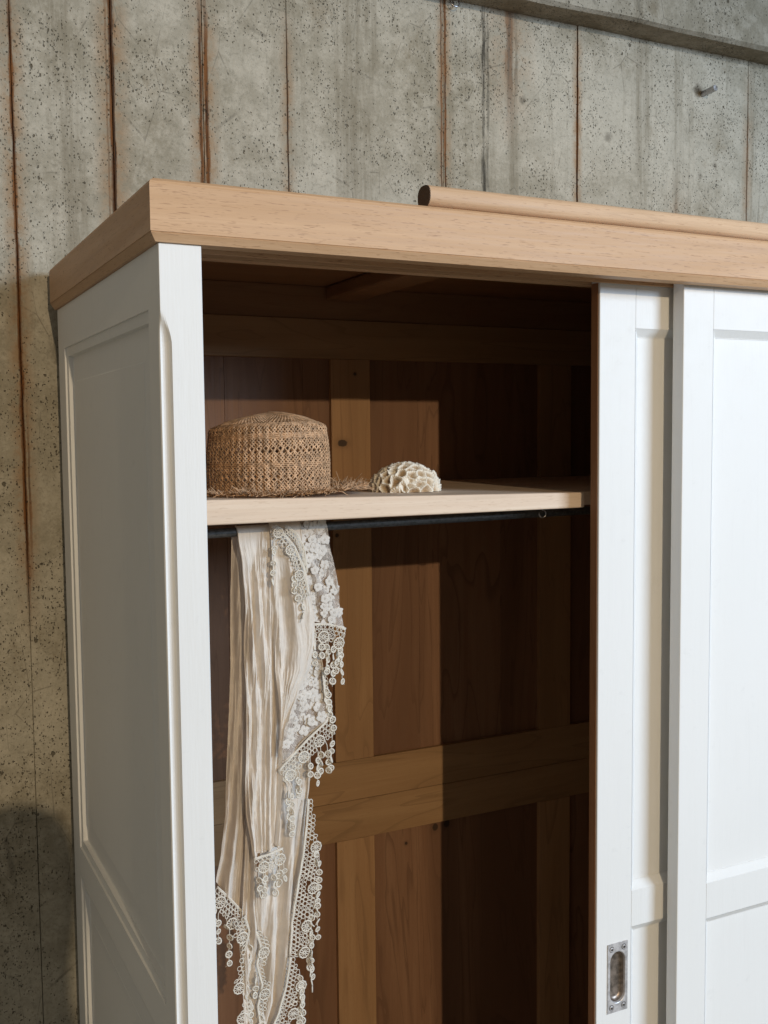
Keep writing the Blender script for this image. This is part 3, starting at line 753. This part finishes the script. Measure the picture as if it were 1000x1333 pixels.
def trim(path, Y, width, wheels, strings, rows=2, name='crochet_trim', cell=.0054, Yj=.002, dirn=None, wr=.0078):
    """crochet band hung below a path; path in photograph units at depth Y; strings: (s, count, gap)"""
    P3 = [Vector(at(x, y, Y)) for x, y in path]
    L = [0]
    for a, b in zip(P3, P3[1:]): L.append(L[-1] + (b - a).length)
    T = L[-1]
    def base(s):
        d = s * T
        for i in range(len(L) - 1):
            if d <= L[i + 1] or i == len(L) - 2:
                t = (d - L[i]) / max(1e-9, L[i + 1] - L[i]); return P3[i].lerp(P3[i + 1], t), (P3[i + 1] - P3[i]).normalized()
    def pt(s, w):                         # w metres below the path
        b, tg = base(min(1, max(0, s)))
        dn = Vector(dirn).normalized() if dirn else Vector((tg.z, 0, -tg.x)) * (1 if tg.x > 0 else -1)
        if not dirn: dn = (dn + Vector((0, 0, -.6))).normalized()
        return b + dn * w + Vector((0, .0018 * noise.noise((s * T * 90, w * 90, Y * 50)) - .0002, 0))
    wd = (lambda s: width(s)) if callable(width) else (lambda s: width)
    mb = MB(); th = .00058
    nC = max(3, int(T / cell))
    mb.tube([pt(i / nC, 0) for i in range(nC + 1)], .0011, 5); mb.tube([pt(i / nC, .0012) for i in range(nC + 1)], .0007, 5)
    for r in range(rows):                 # net of small loops
        for i in range(nC):
            s = (i + .5 + .5 * (r % 2)) / nC
            if s > 1 or wd(s) < cell * (r + .6): continue
            w = .0016 + cell * .92 * (r + .5)
            if any(abs(s - ws) * T < wr * .92 and abs(w - ww) < wr * .92 for ws, ww in wheels): continue
            rx, rz = cell * .48 * random.uniform(.75, 1.15) / T, cell * .48 * random.uniform(.75, 1.15)
            mb.tube([pt(s + rx * math.cos(a * .785), w + rz * math.sin(a * .785)) for a in range(8)], th * random.uniform(.9, 1.25), 4, True)
    for (ws, ww) in wheels:               # spoked wheels
        c0 = pt(ws, ww)
        ln = Vector((random.uniform(-.15, .15), random.uniform(-.0008, -.0002), 0))
        def wp(r_, a): return c0 + Vector((r_ * math.cos(a), -.0008 + .12 * r_ * math.cos(a + 1), r_ * math.sin(a)))
        mb.tube([wp(wr * .92 * (1 + .05 * math.cos(i * 3.1416)), i * 6.283 / 20) for i in range(20)], .00105, 5, True)
        mb.tube([wp(.0014, i * 6.283 / 8) for i in range(8)], .0006, 4, True)
        for q in range(11): mb.tube([wp(.0014, q * 6.283 / 11), wp(wr * .88, q * 6.283 / 11)], .00062, 4, caps=False)
    hang = []
    for (s, cnt, gap, w0) in strings:
        p0 = pt(s, wd(s) * .9 + w0); pts = [p0]; x = p0.x; k = 0; ds = []
        dx = random.gauss(0, .0007)
        for q in range(cnt):
            p1 = pts[-1] + Vector((dx + random.gauss(0, .0004), random.gauss(0, .0006), -gap * random.uniform(.85, 1.1)))
            ds.append(p1); pts.append(p1)
        if random.random() < .4: pts.append(pts[-1] + Vector((random.gauss(0, .002), 0, -random.uniform(.004, .009))))
        mb.tube([pt(s, wd(s) * .55)] + pts, .00055, 4); hang += ds
    ob = mb.build(name, M['thread'], SCF)
    for p in hang: put_pendant(p + Vector((0, -.0007, 0)), ob)
    return ob
random.seed(21)
G = .0104
trim([(358, 682), (366, 690), (384, 712), (396, 740), (402, 775)], .1415, .011, [(.10, .005), (.36, .007), (.68, .010)], [(.12, 1, G * 1.1, .004), (.14, 4, G * 1.25, .004), (.60, 3, G * .8, .004), (.62, 2, G, .003), (.75, 2, G, .001), (.97, 2, G, 0)], 2, wr=.0068, dirn=(-.75, 0, -.66))
trim([(372, 683), (386, 694), (396, 712), (400, 745)], .1430, .008, [], [], 2, cell=.0040, dirn=(-.4, 0, -.9))
trim([(407, 812), (428, 812), (450, 818)], .1480, .022, [(.32, .0165), (.86, .0205)], [(.08, 3, G, -.002), (.22, 2, G, 0), (.40, 4, G * 1.05, .0), (.55, 3, G, .004), (.70, 5, G, .0), (.86, 3, G, .005), (.97, 4, G * 1.05, .004), (.95, 3, G, 0)], 5, cell=.0055)
trim([(362, 1004), (378, 986), (400, 962), (428, 936)], .1525, .022, [(.12, .0165), (.42, .0135), (.74, .0140)], [(.02, 5, G, .004), (.06, 6, G, .012), (.22, 3, G, .002), (.26, 2, G, .006), (.50, 2, G, .002), (.66, 4, G, .004), (.72, 3, G, .002), (.82, 3, G * 1.05, .006), (.95, 4, G * 1.05, .002)], 4, cell=.0055)
trim([(419, 868), (422, 900), (427, 932)], .1535, .004, [], [(.15, 3, G, 0), (.4, 3, G, .002), (.65, 2, G, .001), (.9, 2, G, .002)], 1, dirn=(1, 0, -.3))
trim([(330, 1118), (346, 1113), (368, 1104)], .1500, .020, [(.30, .014), (.85, .013)], [(.10, 3, G, 0), (.28, 2, G * 1.1, .002), (.34, 3, G, .001), (.58, 3, G, .003), (.70, 2, G, .004), (.82, 2, G, .001), (.95, 2, G, 0)], 4)
trim([(283, 1154), (300, 1170), (319, 1190)], .1700, .022, [(.25, .012), (.80, .020)], [(.12, 2, G, -.002), (.35, 3, G * 1.1, .004), (.62, 1, G, .001), (.80, 4, G * 1.15, .006)], 4)
trim([(401, 1040), (399, 1072), (395, 1110), (387, 1155), (380, 1200), (377, 1245)], .1630, lambda s: .005 + .022 * min(1, s * 1.9), [(.30, .016), (.56, .021), (.80, .020), (.97, .019)],
     [(.30, 2, G, .0), (.36, 4, G, .004), (.50, 4, G, .004), (.62, 5, G, .004), (.70, 4, G, .001), (.82, 4, G, .003), (.93, 4, G, .002), (.98, 5, G, .001)], 6, dirn=(1, -.1, -.22))
trim([(378, 1246), (372, 1285), (362, 1320), (350, 1350)], .1610, lambda s: .006 + .018 * min(1, s * 2.2), [(.35, .020), (.7, .020)],
     [(.15, 4, G, .004), (.30, 4, G, .004), (.40, 5, G, .003), (.55, 4, G, .003), (.7, 3, G, .006), (.85, 4, G, .002)], 6, dirn=(1, -.1, -.25))
trim([(319, 1192), (325, 1212), (320, 1236), (326, 1260), (319, 1284), (328, 1308), (324, 1330), (332, 1348)], .1640, lambda s: .013 + .007 * math.sin(s * 17), [(.15, .010), (.55, .010), (.8, .012)], [(.2, 3, G, -.012), (.45, 3, G, -.012), (.7, 4, G, -.008)], 5, dirn=(-.9, -.1, -.3))
trim([(333, 1212), (339, 1232), (334, 1256), (341, 1282), (335, 1310), (338, 1330), (333, 1348)], .1600, lambda s: .003 + .010 * abs(math.sin(s * 7 + .3)), [(.22, .006), (.62, .006)], [(.4, 3, G, -.006), (.75, 3, G, -.006)], 4, dirn=(1, -.1, -.1))

# ------------------------------------------------------------------ bystander left of the camera, whose shadow falls on the wall
def person(cx, cy):
    J = [(0, 0, .95, .15), (0, 0, 1.12, .135), (0, .0, 1.32, .15), (0, 0, 1.46, .10), (0, .01, 1.56, .055), (0, .02, 1.66, .082), (0, .015, 1.76, .086), (0, .01, 1.82, .055),
         (0, .13, 1.43, .055), (.01, .17, 1.2, .045), (.02, .33, 1.12, .036), (0, -.13, 1.43, .055), (.01, -.17, 1.2, .045), (.02, -.10, .98, .036),
         (.0, .09, .9, .09), (.01, .09, .5, .062), (0, .09, .08, .045), (.10, .10, .035, .035), (.0, -.09, .9, .09), (.01, -.09, .5, .062), (0, -.09, .08, .045), (.10, -.10, .035, .035)]
    Ed = [(0, 1), (1, 2), (2, 3), (3, 4), (4, 5), (5, 6), (6, 7), (3, 8), (8, 9), (9, 10), (3, 11), (11, 12), (12, 13), (0, 14), (14, 15), (15, 16), (16, 17), (0, 18), (18, 19), (19, 20), (20, 21)]
    ob = link('person', [j[:3] for j in J], [], mat_simple('dark_clothing', (.05, .05, .06), .9), None, False, Ed)
    ob.location = (cx, cy, 0)
    sk = ob.modifiers.new('skin', 'SKIN'); sv = ob.data.skin_vertices[0].data
    for i, j in enumerate(J): sv[i].radius = (j[3], j[3]); sv[i].use_root = i == 0
    ss = ob.modifiers.new('sub', 'SUBSURF'); ss.levels = ss.render_levels = 2
    return tag(ob, 'person in dark clothing beside the camera, known only by the shadow on the wall', 'person')
person(-.138, -1.45)
